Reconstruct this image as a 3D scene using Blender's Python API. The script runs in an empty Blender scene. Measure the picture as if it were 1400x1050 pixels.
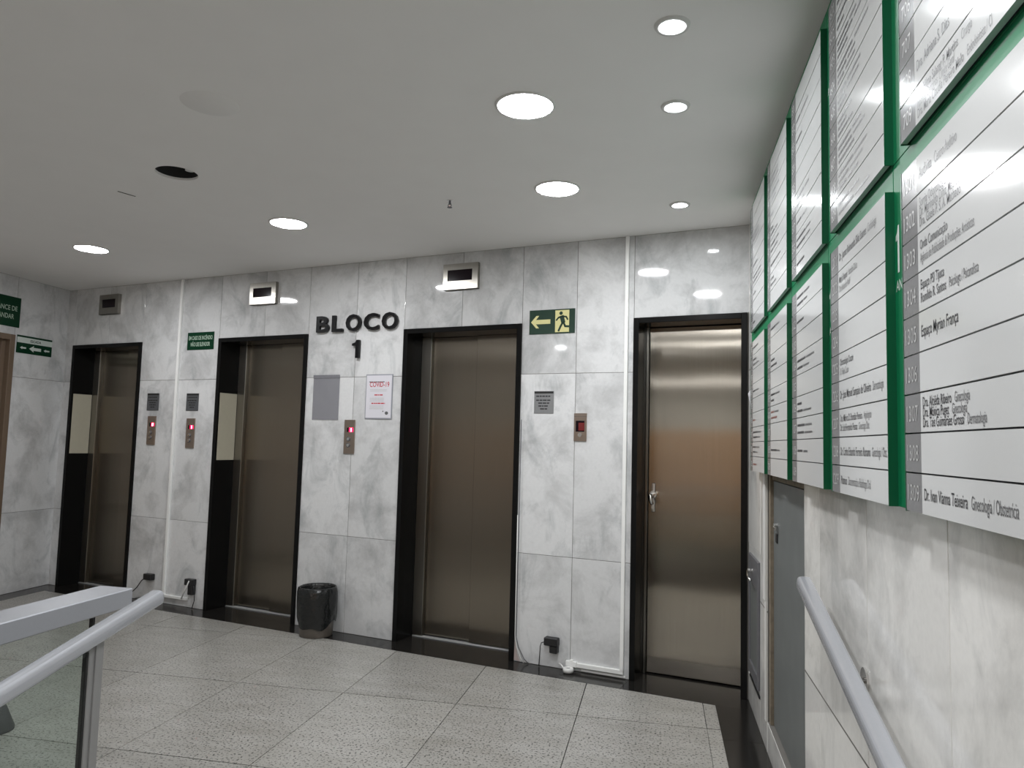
import bpy, bmesh, math, random
from mathutils import Vector, Matrix
random.seed(7)
PI = math.pi
S = bpy.context.scene
C = S.collection

# ------------------------------------------------------------------ camera, world, exposure
TH = -0.242692737                      # the elevator wall is skewed about 14 degrees to the lobby's grid
W = Vector((math.cos(TH), math.sin(TH), 0))
N = Vector((math.sin(TH), -math.cos(TH), 0))   # out of the elevator wall, towards the lobby
O = N * -4.302                          # origin of the elevator wall, u = 0
XR = 0.486                              # right wall
XL = -5.274                             # left wall
CZ = 2.624                              # ceiling
LED_POWER = 156.0
SPOT_POWER = 200.0

cam = bpy.data.cameras.new('camera')
co = bpy.data.objects.new('camera', cam)
C.objects.link(co)
cam.sensor_width = 36.0
cam.lens = 36.0 * 1013.236 / 1400.0
cam.clip_start = 0.02
yaw, pitch, roll = 0.198148151, 0.0793686204, 0.0264943293
f = Vector((-math.sin(yaw) * math.cos(pitch), math.cos(yaw) * math.cos(pitch), math.sin(pitch)))
r = Vector((math.cos(yaw), math.sin(yaw), 0))
u_ = r.cross(f)
r2 = math.cos(roll) * r + math.sin(roll) * u_
u2 = -math.sin(roll) * r + math.cos(roll) * u_
co.matrix_world = Matrix(((r2.x, u2.x, -f.x, 0), (r2.y, u2.y, -f.y, 0), (r2.z, u2.z, -f.z, 1.35), (0, 0, 0, 1)))
S.camera = co
wd = bpy.data.worlds.new('world')
wd.use_nodes = True
wd.node_tree.nodes['Background'].inputs[0].default_value = (0, 0, 0, 1)
S.world = wd
S.view_settings.view_transform = 'Standard'
S.view_settings.look = 'None'
S.view_settings.gamma = 1
S.view_settings.use_curve_mapping = False
S.view_settings.exposure = 0.0
S.cycles.use_denoising = True
S.cycles.max_bounces = 10
S.cycles.diffuse_bounces = 6
S.cycles.sample_clamp_indirect = 8

# ------------------------------------------------------------------ materials
def nodes_of(name):
    m = bpy.data.materials.new(name)
    m.use_nodes = True
    nt = m.node_tree
    return m, nt, nt.nodes['Principled BSDF'], nt.nodes.new, nt.links.new

def simple(name, col, rough=0.5, metal=0.0, spec=0.5, var=0.06, scale=40.0, bump=0.0, coat=0.0, dist=0.002):
    """a plain surface with a little procedural grain in colour and relief"""
    m, nt, b, nn, ln = nodes_of(name)
    tc = nn('ShaderNodeTexCoord')
    no = nn('ShaderNodeTexNoise'); no.inputs['Scale'].default_value = scale; no.inputs['Detail'].default_value = 4
    ln(tc.outputs['Object'], no.inputs['Vector'])
    cr = nn('ShaderNodeMix'); cr.data_type = 'RGBA'
    cr.inputs[6].default_value = (*[c * (1 - var) for c in col], 1)
    cr.inputs[7].default_value = (*[min(1, c * (1 + var)) for c in col], 1)
    ln(no.outputs['Fac'], cr.inputs[0]); ln(cr.outputs[2], b.inputs['Base Color'])
    b.inputs['Roughness'].default_value = rough
    b.inputs['Metallic'].default_value = metal
    b.inputs['Specular IOR Level'].default_value = spec
    b.inputs['Coat Weight'].default_value = coat
    if bump:
        bp = nn('ShaderNodeBump'); bp.inputs['Strength'].default_value = bump; bp.inputs['Distance'].default_value = dist
        ln(no.outputs['Fac'], bp.inputs['Height']); ln(bp.outputs[0], b.inputs['Normal'])
    return m

def emit(name, col, strength):
    m, nt, b, nn, ln = nodes_of(name)
    b.inputs['Base Color'].default_value = (*col, 1)
    b.inputs['Emission Color'].default_value = (*col, 1)
    b.inputs['Emission Strength'].default_value = strength
    return m

def marble(name, base, vein, rough):
    m, nt, b, nn, ln = nodes_of(name)
    tc = nn('ShaderNodeTexCoord'); oi = nn('ShaderNodeObjectInfo')
    mul = nn('ShaderNodeVectorMath'); mul.operation = 'SCALE'; mul.inputs['Scale'].default_value = 37.0
    cb = nn('ShaderNodeCombineXYZ')
    for k in range(3): ln(oi.outputs['Random'], cb.inputs[k])
    ln(cb.outputs[0], mul.inputs[0])
    add = nn('ShaderNodeVectorMath'); ln(tc.outputs['Object'], add.inputs[0]); ln(mul.outputs[0], add.inputs[1])
    # soft clouds
    n1 = nn('ShaderNodeTexNoise'); n1.inputs['Scale'].default_value = 3.4; n1.inputs['Detail'].default_value = 9; n1.inputs['Roughness'].default_value = 0.66
    n1.inputs['Distortion'].default_value = 0.35
    ln(add.outputs[0], n1.inputs['Vector'])
    r1 = nn('ShaderNodeValToRGB'); r1.color_ramp.elements[0].position = 0.46; r1.color_ramp.elements[1].position = 0.70
    r1.color_ramp.elements[0].color = (0, 0, 0, 1); r1.color_ramp.elements[1].color = (1, 1, 1, 1)
    ln(n1.outputs['Fac'], r1.inputs[0])
    # slanting smudged veins
    mp = nn('ShaderNodeMapping'); mp.inputs['Rotation'].default_value = (0.3, 0.75, 0.4); mp.inputs['Scale'].default_value = (3.6, 3.6, 1.9)
    ln(add.outputs[0], mp.inputs[0])
    n2 = nn('ShaderNodeTexNoise'); n2.inputs['Scale'].default_value = 1.15; n2.inputs['Detail'].default_value = 9; n2.inputs['Roughness'].default_value = 0.66
    n2.inputs['Distortion'].default_value = 1.2
    ln(mp.outputs[0], n2.inputs['Vector'])
    r2_ = nn('ShaderNodeValToRGB'); r2_.color_ramp.elements[0].position = 0.53; r2_.color_ramp.elements[1].position = 0.78
    ln(n2.outputs['Fac'], r2_.inputs[0])
    n3 = nn('ShaderNodeTexNoise'); n3.inputs['Scale'].default_value = 60; n3.inputs['Detail'].default_value = 3
    ln(add.outputs[0], n3.inputs['Vector'])
    a = nn('ShaderNodeMix'); a.data_type = 'RGBA'; a.inputs[6].default_value = (*base, 1); a.inputs[7].default_value = (*[c * 0.66 for c in base], 1)
    ln(r1.outputs[0], a.inputs[0])
    v = nn('ShaderNodeMix'); v.data_type = 'RGBA'; v.inputs[7].default_value = (*vein, 1)
    mm = nn('ShaderNodeMath'); mm.operation = 'MULTIPLY'; mm.inputs[1].default_value = 0.75; ln(r2_.outputs[0], mm.inputs[0])
    ln(mm.outputs[0], v.inputs[0]); ln(a.outputs[2], v.inputs[6])
    g = nn('ShaderNodeMix'); g.data_type = 'RGBA'; g.blend_type = 'MULTIPLY'; g.inputs[0].default_value = 0.12
    ln(v.outputs[2], g.inputs[6]); ln(n3.outputs['Fac'], g.inputs[7])
    mr = nn('ShaderNodeMapRange'); mr.inputs[3].default_value = 0.9; mr.inputs[4].default_value = 1.05
    ln(oi.outputs['Random'], mr.inputs[0])
    sc = nn('ShaderNodeVectorMath'); sc.operation = 'SCALE'; ln(g.outputs[2], sc.inputs[0]); ln(mr.outputs[0], sc.inputs['Scale'])
    ln(sc.outputs[0], b.inputs['Base Color'])
    b.inputs['Roughness'].default_value = rough
    b.inputs['Specular IOR Level'].default_value = 0.5
    bp = nn('ShaderNodeBump'); bp.inputs['Strength'].default_value = 0.04; bp.inputs['Distance'].default_value = 0.002
    nb = nn('ShaderNodeTexNoise'); nb.inputs['Scale'].default_value = 9; nb.inputs['Detail'].default_value = 3
    ln(add.outputs[0], nb.inputs['Vector'])
    ln(nb.outputs['Fac'], bp.inputs['Height']); ln(bp.outputs[0], b.inputs['Normal'])
    return m

def granite(name, base, dark, rough):
    m, nt, b, nn, ln = nodes_of(name)
    ge = nn('ShaderNodeNewGeometry'); oi = nn('ShaderNodeObjectInfo')
    n1 = nn('ShaderNodeTexNoise'); n1.inputs['Scale'].default_value = 90; n1.inputs['Detail'].default_value = 1; n1.inputs['Roughness'].default_value = 0.7
    ln(ge.outputs['Position'], n1.inputs['Vector'])
    r1 = nn('ShaderNodeValToRGB'); r1.color_ramp.elements[0].position = 0.33; r1.color_ramp.elements[1].position = 0.45
    r1.color_ramp.elements[0].color = (*dark, 1); r1.color_ramp.elements[1].color = (*base, 1)
    ln(n1.outputs['Fac'], r1.inputs[0])
    n2 = nn('ShaderNodeTexNoise'); n2.inputs['Scale'].default_value = 3.2; n2.inputs['Detail'].default_value = 8; n2.inputs['Roughness'].default_value = 0.68
    mp = nn('ShaderNodeMapping'); mp.inputs['Scale'].default_value = (1.0, 3.0, 1.0); mp.inputs['Rotation'].default_value = (0, 0, 0.6)
    ln(ge.outputs['Position'], mp.inputs[0]); ln(mp.outputs[0], n2.inputs['Vector'])
    r2_ = nn('ShaderNodeValToRGB'); r2_.color_ramp.elements[0].position = 0.3; r2_.color_ramp.elements[1].position = 0.7
    r2_.color_ramp.elements[0].color = (0.74, 0.73, 0.7, 1); r2_.color_ramp.elements[1].color = (1, 1, 1, 1)
    ln(n2.outputs['Fac'], r2_.inputs[0])
    a = nn('ShaderNodeMix'); a.data_type = 'RGBA'; a.blend_type = 'MULTIPLY'; a.inputs[0].default_value = 1
    ln(r1.outputs[0], a.inputs[6]); ln(r2_.outputs[0], a.inputs[7])
    mr = nn('ShaderNodeMapRange'); mr.inputs[3].default_value = 0.93; mr.inputs[4].default_value = 1.05
    ln(oi.outputs['Random'], mr.inputs[0])
    sc = nn('ShaderNodeVectorMath'); sc.operation = 'SCALE'; ln(a.outputs[2], sc.inputs[0]); ln(mr.outputs[0], sc.inputs['Scale'])
    ln(sc.outputs[0], b.inputs['Base Color'])
    b.inputs['Roughness'].default_value = rough
    return m

def brushed(name, col, rough, aniso, wave=0.0):
    """stainless steel brushed vertically: reflections smear sideways"""
    m, nt, b, nn, ln = nodes_of(name)
    tc = nn('ShaderNodeTexCoord')
    mp = nn('ShaderNodeMapping'); mp.inputs['Scale'].default_value = (260, 260, 3)
    ln(tc.outputs['Object'], mp.inputs[0])
    n1 = nn('ShaderNodeTexNoise'); n1.inputs['Scale'].default_value = 1; n1.inputs['Detail'].default_value = 2
    ln(mp.outputs[0], n1.inputs['Vector'])
    a = nn('ShaderNodeMix'); a.data_type = 'RGBA'
    a.inputs[6].default_value = (*[c * 0.9 for c in col], 1); a.inputs[7].default_value = (*[c * 1.08 for c in col], 1)
    ln(n1.outputs['Fac'], a.inputs[0])
    g = nn('ShaderNodeBsdfAnisotropic')
    ln(a.outputs[2], g.inputs['Color'])
    g.inputs['Roughness'].default_value = rough
    g.inputs['Anisotropy'].default_value = aniso
    cb = nn('ShaderNodeCombineXYZ'); cb.inputs[2].default_value = 1.0
    ln(cb.outputs[0], g.inputs['Tangent'])
    g.inputs['Rotation'].default_value = 0.0
    if wave:
        n2 = nn('ShaderNodeTexNoise'); n2.inputs['Scale'].default_value = 3.5; n2.inputs['Detail'].default_value = 1
        ln(tc.outputs['Object'], n2.inputs['Vector'])
        bp = nn('ShaderNodeBump'); bp.inputs['Strength'].default_value = wave; bp.inputs['Distance'].default_value = 0.01
        ln(n2.outputs['Fac'], bp.inputs['Height']); ln(bp.outputs[0], g.inputs['Normal'])
    ln(g.outputs[0], nt.nodes['Material Output'].inputs[0])
    return m

def glass(name, col, alpha):
    m, nt, b, nn, ln = nodes_of(name)
    b.inputs['Base Color'].default_value = (*col, 1)
    b.inputs['Roughness'].default_value = 0.02
    b.inputs['IOR'].default_value = 1.02 if alpha is None else 1.45
    tr = nn('ShaderNodeBsdfTransparent'); tr.inputs[0].default_value = (*col, 1)
    gl = nn('ShaderNodeBsdfGlossy'); gl.inputs['Roughness'].default_value = 0.02
    fr = nn('ShaderNodeFresnel'); fr.inputs[0].default_value = 1.45
    mx = nn('ShaderNodeMixShader')
    ge = nn('ShaderNodeNewGeometry'); mu = nn('ShaderNodeMath'); mu.operation = 'MULTIPLY'; inv = nn('ShaderNodeMath'); inv.operation = 'SUBTRACT'; inv.inputs[0].default_value = 1
    ln(ge.outputs['Backfacing'], inv.inputs[1]); ln(inv.outputs[0], mu.inputs[1]); ln(fr.outputs[0], mu.inputs[0])
    ln(mu.outputs[0], mx.inputs[0]); ln(tr.outputs[0], mx.inputs[1]); ln(gl.outputs[0], mx.inputs[2])
    ln(mx.outputs[0], nt.nodes['Material Output'].inputs[0])
    return m

M = dict(
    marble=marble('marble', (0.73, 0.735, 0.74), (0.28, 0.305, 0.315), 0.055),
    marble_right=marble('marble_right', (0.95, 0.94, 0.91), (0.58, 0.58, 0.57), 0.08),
    joint=simple('joint_mortar', (0.15, 0.142, 0.13), 0.9),
    granite=granite('grey_granite', (0.405, 0.397, 0.375), (0.07, 0.07, 0.066), 0.3),
    black_granite=simple('black_granite', (0.008, 0.008, 0.008), 0.2, var=0.4, scale=300, spec=0.1),
    black_floor=simple('black_granite_floor', (0.014, 0.013, 0.012), 0.16, spec=0.28, var=0.5, scale=200),
    grout=simple('grout', (0.03, 0.03, 0.028), 0.9),
    ceiling=simple('ceiling_paint', (0.91, 0.90, 0.885), 0.75, var=0.02, scale=6, spec=0.3),
    steel_door=brushed('brushed_steel', (0.275, 0.243, 0.2), 0.24, 0.72, 0.02),
    steel_door_e4=brushed('brushed_steel_polished', (0.43, 0.395, 0.34), 0.18, 0.82, 0.04),
    steel=brushed('steel_trim', (0.33, 0.315, 0.285), 0.30, 0.5),
    sill=simple('worn_aluminium', (0.42, 0.43, 0.43), 0.4, metal=0.3),
    bronze=brushed('bronze_steel', (0.42, 0.35, 0.30), 0.4, 0.4),
    chrome=simple('chrome', (0.75, 0.74, 0.72), 0.15, metal=1, var=0.03),
    alu=simple('satin_aluminium', (0.70, 0.72, 0.77), 0.22, metal=0.5, var=0.03, scale=120),
    alu_grey=simple('grey_aluminium', (0.36, 0.36, 0.36), 0.4, metal=0.5, var=0.03, scale=120),
    beam=simple('grey_painted_steel', (0.36, 0.37, 0.40), 0.38, metal=0.3, var=0.03, scale=120),
    glass=glass('green_glass', (0.925, 0.955, 0.94), None),
    gasket=simple('black_rubber', (0.015, 0.015, 0.015), 0.6),
    black=simple('black_plastic', (0.012, 0.012, 0.013), 0.4),
    letter=simple('black_letter', (0.006, 0.006, 0.007), 0.3, spec=0.3),
    window=simple('dark_display_glass', (0.008, 0.003, 0.006), 0.1, spec=0.25),
    white=simple('white_plastic', (0.72, 0.72, 0.70), 0.4, var=0.03),
    trunk=simple('white_trunking', (0.86, 0.865, 0.85), 0.35, var=0.03),
    beige=simple('beige_plate', (0.52, 0.49, 0.39), 0.45, var=0.04),
    green=simple('green_enamel', (0.005, 0.17, 0.068), 0.4, spec=0.12, var=0.04),
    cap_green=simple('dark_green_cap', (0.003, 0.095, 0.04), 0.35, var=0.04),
    sign_green=simple('dark_green_sign', (0.002, 0.034, 0.014), 0.35, spec=0.2, var=0.05),
    exit_green=simple('exit_sign_green', (0.022, 0.048, 0.034), 0.22, var=0.05),
    exit_yellow=simple('photoluminescent_yellow', (0.66, 0.62, 0.30), 0.4, var=0.04),
    sign_pale=simple('pale_green_print', (0.40, 0.52, 0.42), 0.5),
    sign_white=simple('white_print', (0.62, 0.68, 0.64), 0.5),
    silver=simple('silver_laminate', (0.66, 0.67, 0.67), 0.11, spec=0.4, var=0.02, scale=400),
    silver_edge=simple('silver_edge', (0.6, 0.61, 0.61), 0.4, metal=0.4),
    grey_print=simple('grey_print', (0.20, 0.20, 0.205), 0.2, spec=0.3, var=0.04, scale=400),
    ink=simple('dark_ink', (0.035, 0.035, 0.04), 0.35),
    ink_grey=simple('grey_ink', (0.12, 0.12, 0.125), 0.35),
    num=simple('pale_number_print', (0.52, 0.52, 0.52), 0.3),
    line=simple('navy_gap', (0.012, 0.012, 0.022), 0.5),
    faded_red=simple('faded_red_print', (0.24, 0.10, 0.085), 0.4),
    red_ink=simple('red_print', (0.55, 0.04, 0.06), 0.5),
    paper=simple('white_paper', (0.70, 0.69, 0.74), 0.35, var=0.02),
    poster_frame=simple('grey_poster_frame', (0.30, 0.31, 0.35), 0.3, var=0.05),
    plaque=simple('etched_steel_plaque', (0.36, 0.37, 0.38), 0.3, metal=0.6),
    plaque_dark=simple('dark_grey_plaque', (0.11, 0.115, 0.125), 0.35, metal=0.3),
    cabinet=simple('grey_cabinet_paint', (0.135, 0.145, 0.143), 0.5, var=0.2, scale=7),
    cabinet_dark=simple('dark_grey_frame', (0.13, 0.13, 0.14), 0.45),
    plaster=simple('pink_plaster', (0.52, 0.44, 0.42), 0.9, bump=0.3),
    rust=simple('dirty_brown_plaster', (0.20, 0.165, 0.12), 0.9, var=0.5, scale=30, bump=0.5),
    bag=simple('black_bin_bag', (0.010, 0.011, 0.011), 0.2, var=0.4, scale=16, bump=1.0, dist=0.012),
    bin=simple('brown_grey_bin_plastic', (0.115, 0.10, 0.085), 0.35, var=0.3, scale=14),
    red_led=emit('red_led', (1.0, 0.01, 0.06), 5.0),
    red_core=emit('red_led_digit', (1.0, 0.35, 0.40), 12.0),
    red_dim=simple('dim_red_window', (0.16, 0.02, 0.02), 0.15),
    led=emit('led_diffuser', (0.975, 0.985, 1.0), LED_POWER),
    spot=emit('spot_lens', (0.93, 0.97, 1.0), SPOT_POWER),
    trim_white=simple('white_lamp_trim', (0.72, 0.72, 0.70), 0.45),
    hole=simple('dark_hole_lining', (0.02, 0.02, 0.02), 0.7),
    brown=simple('brown_door_trim', (0.16, 0.115, 0.08), 0.4),
    brown_light=simple('pale_brown_door', (0.30, 0.23, 0.16), 0.35),
    tan=simple('tan_panelling', (0.72, 0.45, 0.26), 0.6),
    wall_paint=simple('grey_wall_paint', (0.72, 0.72, 0.69), 0.8),
    ramp=simple('ramp_floor', (0.085, 0.075, 0.06), 0.45, var=0.1, scale=30),
    cover=simple('aged_cover_paint', (0.855, 0.845, 0.83), 0.75, var=0.02),
    cone=simple('dark_grey_rubber', (0.045, 0.047, 0.05), 0.6),
)

# ------------------------------------------------------------------ mesh helpers
class MB:
    def __init__(self): self.bm = bmesh.new(); self.mats = []
    def slot(self, m):
        if m not in self.mats: self.mats.append(m)
        return self.mats.index(m)
    def box(self, x0, x1, y0, y1, z0, z1, m, bev=0.0):
        t = bmesh.new()
        bmesh.ops.create_cube(t, size=1)
        for v in t.verts:
            v.co = ((x0 + x1) / 2 + v.co.x * (x1 - x0), (y0 + y1) / 2 + v.co.y * (y1 - y0), (z0 + z1) / 2 + v.co.z * (z1 - z0))
        if bev: bmesh.ops.bevel(t, geom=t.edges[:], offset=bev, segments=1, affect='EDGES', profile=0.5)
        return self.add(t, m)
    def add(self, t, m, mat4=None):
        i = self.slot(m)
        me = bpy.data.meshes.new('tmp'); 
        for fc in t.faces: fc.material_index = i
        if mat4 is not None: bmesh.ops.transform(t, matrix=mat4, verts=t.verts)
        t.to_mesh(me); t.free(); self.bm.from_mesh(me); bpy.data.meshes.remove(me)
        return self
    def poly(self, pts, m, depth=None):
        """pts 3d; optional extrusion vector"""
        t = bmesh.new(); vs = [t.verts.new(p) for p in pts]; fc = t.faces.new(vs)
        if depth is not None:
            g = bmesh.ops.extrude_face_region(t, geom=[fc])
            for e in g['geom']:
                if isinstance(e, bmesh.types.BMVert): e.co += Vector(depth)
            bmesh.ops.recalc_face_normals(t, faces=t.faces[:])
        return self.add(t, m)
    def cyl(self, p0, p1, r0, m, r1=None, seg=20, caps=True):
        p0, p1 = Vector(p0), Vector(p1); d = p1 - p0
        t = bmesh.new()
        bmesh.ops.create_cone(t, cap_ends=caps, segments=seg, radius1=r0, radius2=r0 if r1 is None else r1, depth=d.length)
        q = Vector((0, 0, 1)).rotation_difference(d.normalized()).to_matrix().to_4x4()
        return self.add(t, m, Matrix.Translation((p0 + p1) / 2) @ q)
    def tube(self, pts, r_, m, seg=8):
        pts = [Vector(p) for p in pts]
        t = bmesh.new(); rings = []
        for i, p in enumerate(pts):
            d = (pts[min(i + 1, len(pts) - 1)] - pts[max(i - 1, 0)]).normalized()
            a = d.cross(Vector((0.3, 0.2, 0.93))).normalized(); b = d.cross(a)
            rings.append([t.verts.new(p + r_ * (math.cos(2 * PI * k / seg) * a + math.sin(2 * PI * k / seg) * b)) for k in range(seg)])
        for A, B in zip(rings[:-1], rings[1:]):
            for k in range(seg): t.faces.new((A[k], A[(k + 1) % seg], B[(k + 1) % seg], B[k]))
        t.faces.new(rings[0]); t.faces.new(rings[-1])
        bmesh.ops.recalc_face_normals(t, faces=t.faces[:])
        for fc in t.faces: fc.smooth = True
        return self.add(t, m)
    def lathe(self, prof, m, seg=36, wob=None, close=False):
        t = bmesh.new(); rings = []
        for j, (rr, z) in enumerate(prof):
            ring = []
            for k in range(seg):
                a = 2 * PI * k / seg; q = rr * (1 + (wob(a, z) if wob else 0))
                ring.append(t.verts.new((q * math.cos(a), q * math.sin(a), z)))
            rings.append(ring)
        for A, B in zip(rings[:-1], rings[1:]):
            for k in range(seg): t.faces.new((A[k], A[(k + 1) % seg], B[(k + 1) % seg], B[k]))
        if close: t.faces.new(rings[0]); t.faces.new(rings[-1])
        bmesh.ops.recalc_face_normals(t, faces=t.faces[:])
        for fc in t.faces: fc.smooth = True
        return self.add(t, m)
    def mesh(self, name):
        me = bpy.data.meshes.new(name); self.bm.to_mesh(me); self.bm.free()
        for m in self.mats: me.materials.append(m)
        return me
    def build(self, name, parent=None, label=None, loc=None):
        o = bpy.data.objects.new(name, self.mesh(name)); C.objects.link(o)
        if parent: o.parent = parent
        if loc is not None: o.location = loc
        if label: o['label'] = label
        return o

def thing(name, label, cat, loc=(0, 0, 0), rz=0.0, group=None):
    o = bpy.data.objects.new(name, None); C.objects.link(o)
    o.empty_display_size = 0.1
    o.location = loc; o.rotation_euler = (0, 0, rz)
    o['label'] = label; o['category'] = cat
    if group: o['group'] = group
    return o
def struct(o): o['kind'] = 'structure'; return o
def empty_struct(name, loc=(0, 0, 0), rz=0.0):
    o = bpy.data.objects.new(name, None); C.objects.link(o); o.location = loc; o.rotation_euler = (0, 0, rz)
    return struct(o)
def inst(me, name, parent, loc=(0, 0, 0)):
    o = bpy.data.objects.new(name, me); C.objects.link(o); o.parent = parent; o.location = loc
    return o
def on_wall(uu, z=0.0, d=0.0): return O + W * uu + N * d + Vector((0, 0, z))

_txt = {}
def text_bm(mb, s, x, z, size, m, y=-0.001, bold=0.0, xs=1.0, align='LEFT', extrude=0.0, fit=None):
    """lettering lying in the local XZ plane and facing -Y"""
    key = (s, bold, extrude)
    if key not in _txt:
        cu = bpy.data.curves.new('t', 'FONT'); cu.body = s; cu.size = 1.0; cu.offset = bold; cu.extrude = extrude; cu.resolution_u = 3
        ob = bpy.data.objects.new('t', cu); C.objects.link(ob)
        dg = bpy.context.evaluated_depsgraph_get(); dg.update()
        me = bpy.data.meshes.new_from_object(ob.evaluated_get(dg))
        C.objects.unlink(ob); bpy.data.objects.remove(ob); bpy.data.curves.remove(cu)
        _txt[key] = me
    me = _txt[key]
    if not me.vertices: return x
    xsv = [v.co.x for v in me.vertices]; x0, x1 = min(xsv), max(xsv)
    sx = size * xs
    if fit: sx = fit / (x1 - x0)
    off = {'LEFT': -x0 * sx, 'CENTER': -(x0 + x1) / 2 * sx, 'RIGHT': -x1 * sx}[align]
    t = bmesh.new(); t.from_mesh(me)
    for v in t.verts: v.co = (x + off + v.co.x * sx, y - v.co.z * size, z + v.co.y * size)
    if extrude: bmesh.ops.recalc_face_normals(t, faces=t.faces[:])
    mb.add(t, m)
    return x + off + x1 * sx
def one_bm(mb, x, z, w_, h_, m, y=-0.001, depth=0.0):
    st = w_ * 0.5
    p = [(w_ - st, 0), (w_, 0), (w_, h_), (w_ - st * 0.75, h_), (w_ - st * 1.15, h_ * 0.86), (0, h_ * 0.80), (0, h_ * 0.68), (w_ - st, h_ * 0.70)]
    mb.poly([(x + a, y, z + c) for a, c in p], m, (0, -depth, 0) if depth else None)
def scribble(mb, x, z, h, w, m, rnd, y=-0.001):
    """a line of print too small to read in the photograph: word-long marks"""
    e = x + w
    while x < e - h * 0.6:
        ln_ = min(e - x, h * rnd.uniform(1.0, 3.6))
        mb.poly([(x, y, z), (x + ln_, y, z), (x + ln_, y, z + h), (x, y, z + h)], m)
        x += ln_ + h * 0.45

# ------------------------------------------------------------------ room shell
YB = -6.0
# ---- back (elevator) wall: backing behind the joints, one object per marble slab
wall_back = empty_struct('wall_back', O, TH)
doors_u = [(-6.39, -5.50), (-4.615, -3.715), (-2.868, -1.968), (-1.229, -0.572)]
FH = 2.118
prev = -6.75
for a0, a1 in doors_u:
    for x0_, x1_, y0_, z0_, z1_, m_ in [(prev, a0, 0.0022, -0.1, 2.75, 'joint'), (a0, a1, 0.0022, FH + 0.001, 2.75, 'joint'), (a0, a1, 0.262, -0.1, FH, 'gasket')]:
        b = MB(); b.box(0, x1_ - x0_, 0, 0.4, 0, z1_ - z0_, M[m_]); b.build('wall_backing', wall_back, loc=(x0_, y0_, z0_))
    prev = a1
b = MB(); b.box(0, 0.1 - prev, 0, 0.4, 0, 2.85, M['joint']); b.build('wall_backing', wall_back, loc=(prev, 0.0022, -0.1))
R3 = [(0.0, 0.664), (0.664, 1.791), (1.791, 2.624)]
slabs = []
for a0, a1 in [(-6.52, -6.39), (-5.50, -5.06), (-5.06, -4.615), (-3.715, -3.28), (-3.28, -2.868), (-1.968, -1.595), (-1.595, -1.229)]:
    for z0, z1 in R3: slabs.append((a0, a1, z0, z1))
for a0, am, a1 in [(-6.39, -5.94, -5.50), (-4.615, -4.15, -3.715), (-2.868, -2.413, -1.968)]:
    slabs += [(a0, am, FH, 2.624), (am, a1, FH, 2.624)]
slabs.append((-1.229, -0.56, FH, 2.624))
def slab(parent, x0, x1, z0, z1, mat, g=0.0014, name='marble_slab'):
    w_, h_ = x1 - x0 - 2 * g, z1 - z0 - 2 * g
    m_ = MB(); m_.box(0, w_, 0, 0.02, 0, h_, mat, 0.0012 if g > 0.001 else 0.0004)
    return m_.build(name, parent, loc=(x0 + g, random.uniform(-0.0008, 0.0008), z0 + g))
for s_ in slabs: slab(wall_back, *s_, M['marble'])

pp = MB(); pp.poly([(-1.966, -0.0025, 0.01), (-1.925, -0.0025, 0.003), (-1.945, -0.0025, 0.05), (-1.962, -0.0025, 0.15)], M['plaster'], (0, 0.0015, 0)); pp.build('broken_corner', wall_back)
# ---- right wall
wall_right = empty_struct('wall_right', (XR, 4.45, 0), -PI / 2)      # local x runs towards the camera
Y0 = 4.45
b = MB()
b.box(-0.2, Y0 - YB, 0.058, 0.3, -0.7, 2.75, M['joint']); b.build('wall_core', wall_right)
def rw(y): return Y0 - y
for (ya, yb, za, zb) in [(4.7, 3.595, -0.05, 2.75), (3.595, 2.705, 1.245, 2.75), (3.595, 2.705, -0.05, 0.135), (2.705, YB, -0.7, 2.75)]:
    b = MB(); b.box(0, ya - yb, 0, 0.05, 0, zb - za, M['joint']); b.build('wall_backing', wall_right, loc=(rw(ya), 0.0022, za))
cols = [(3.83, 3.595), (2.705, 2.455), (2.455, 1.922), (1.922, 1.409), (1.409, 0.90), (0.90, 0.39), (0.39, -0.12)]
for ya, yb in cols:
    lo = 0.0 if yb > 1.95 else -0.6
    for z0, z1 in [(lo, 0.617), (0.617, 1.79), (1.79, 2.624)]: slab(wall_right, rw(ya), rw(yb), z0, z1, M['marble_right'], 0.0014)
    b = MB(); b.box(0, ya - yb, -0.0012, 0.02, -0.0022, 0.0022, M['joint']); b.build('joint_filler', wall_right, loc=(rw(ya), 0, 0.617))
for z0, z1 in [(0, 0.15), (0.15, 0.84), (0.84, 1.79), (1.79, 2.624)]: slab(wall_right, rw(4.40), rw(3.83), z0, z1, M['marble_right'])
slab(wall_right, rw(3.595), rw(2.705), 0.0, 0.135, M['marble_right'])
slab(wall_right, rw(3.595), rw(2.705), 1.245, 2.624, M['marble_right'])
for k in range(6):
    ya = -0.12 - k
    slab(wall_right, rw(ya), rw(ya - 1.0), -0.6, 2.624, M['marble_right'])

# ---- left wall
wall_left = empty_struct('wall_left', (XL, 4.0, 0), PI / 2)           # local x runs away from the camera
b = MB()
def lw(y): return y - 4.0
b.box(lw(YB), lw(4.25), 0.0022, 0.3, -0.7, 2.75, M['joint'])
b.box(lw(5.19), lw(6.2), 0.0022, 0.3, -0.1, 2.75, M['joint'])
b.box(lw(4.25), lw(5.19), 0.0022, 0.3, 2.137, 2.75, M['joint'])
b.box(lw(4.25), lw(5.19), 0.2, 0.3, -0.1, 2.137, M['gasket'])
b.build('wall_backing', wall_left)
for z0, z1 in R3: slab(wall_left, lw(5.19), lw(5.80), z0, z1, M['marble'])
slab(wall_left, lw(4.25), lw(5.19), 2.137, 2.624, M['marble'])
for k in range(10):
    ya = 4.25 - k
    for z0, z1 in R3: slab(wall_left, lw(ya - 1), lw(ya), z0, z1, M['marble'])

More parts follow.
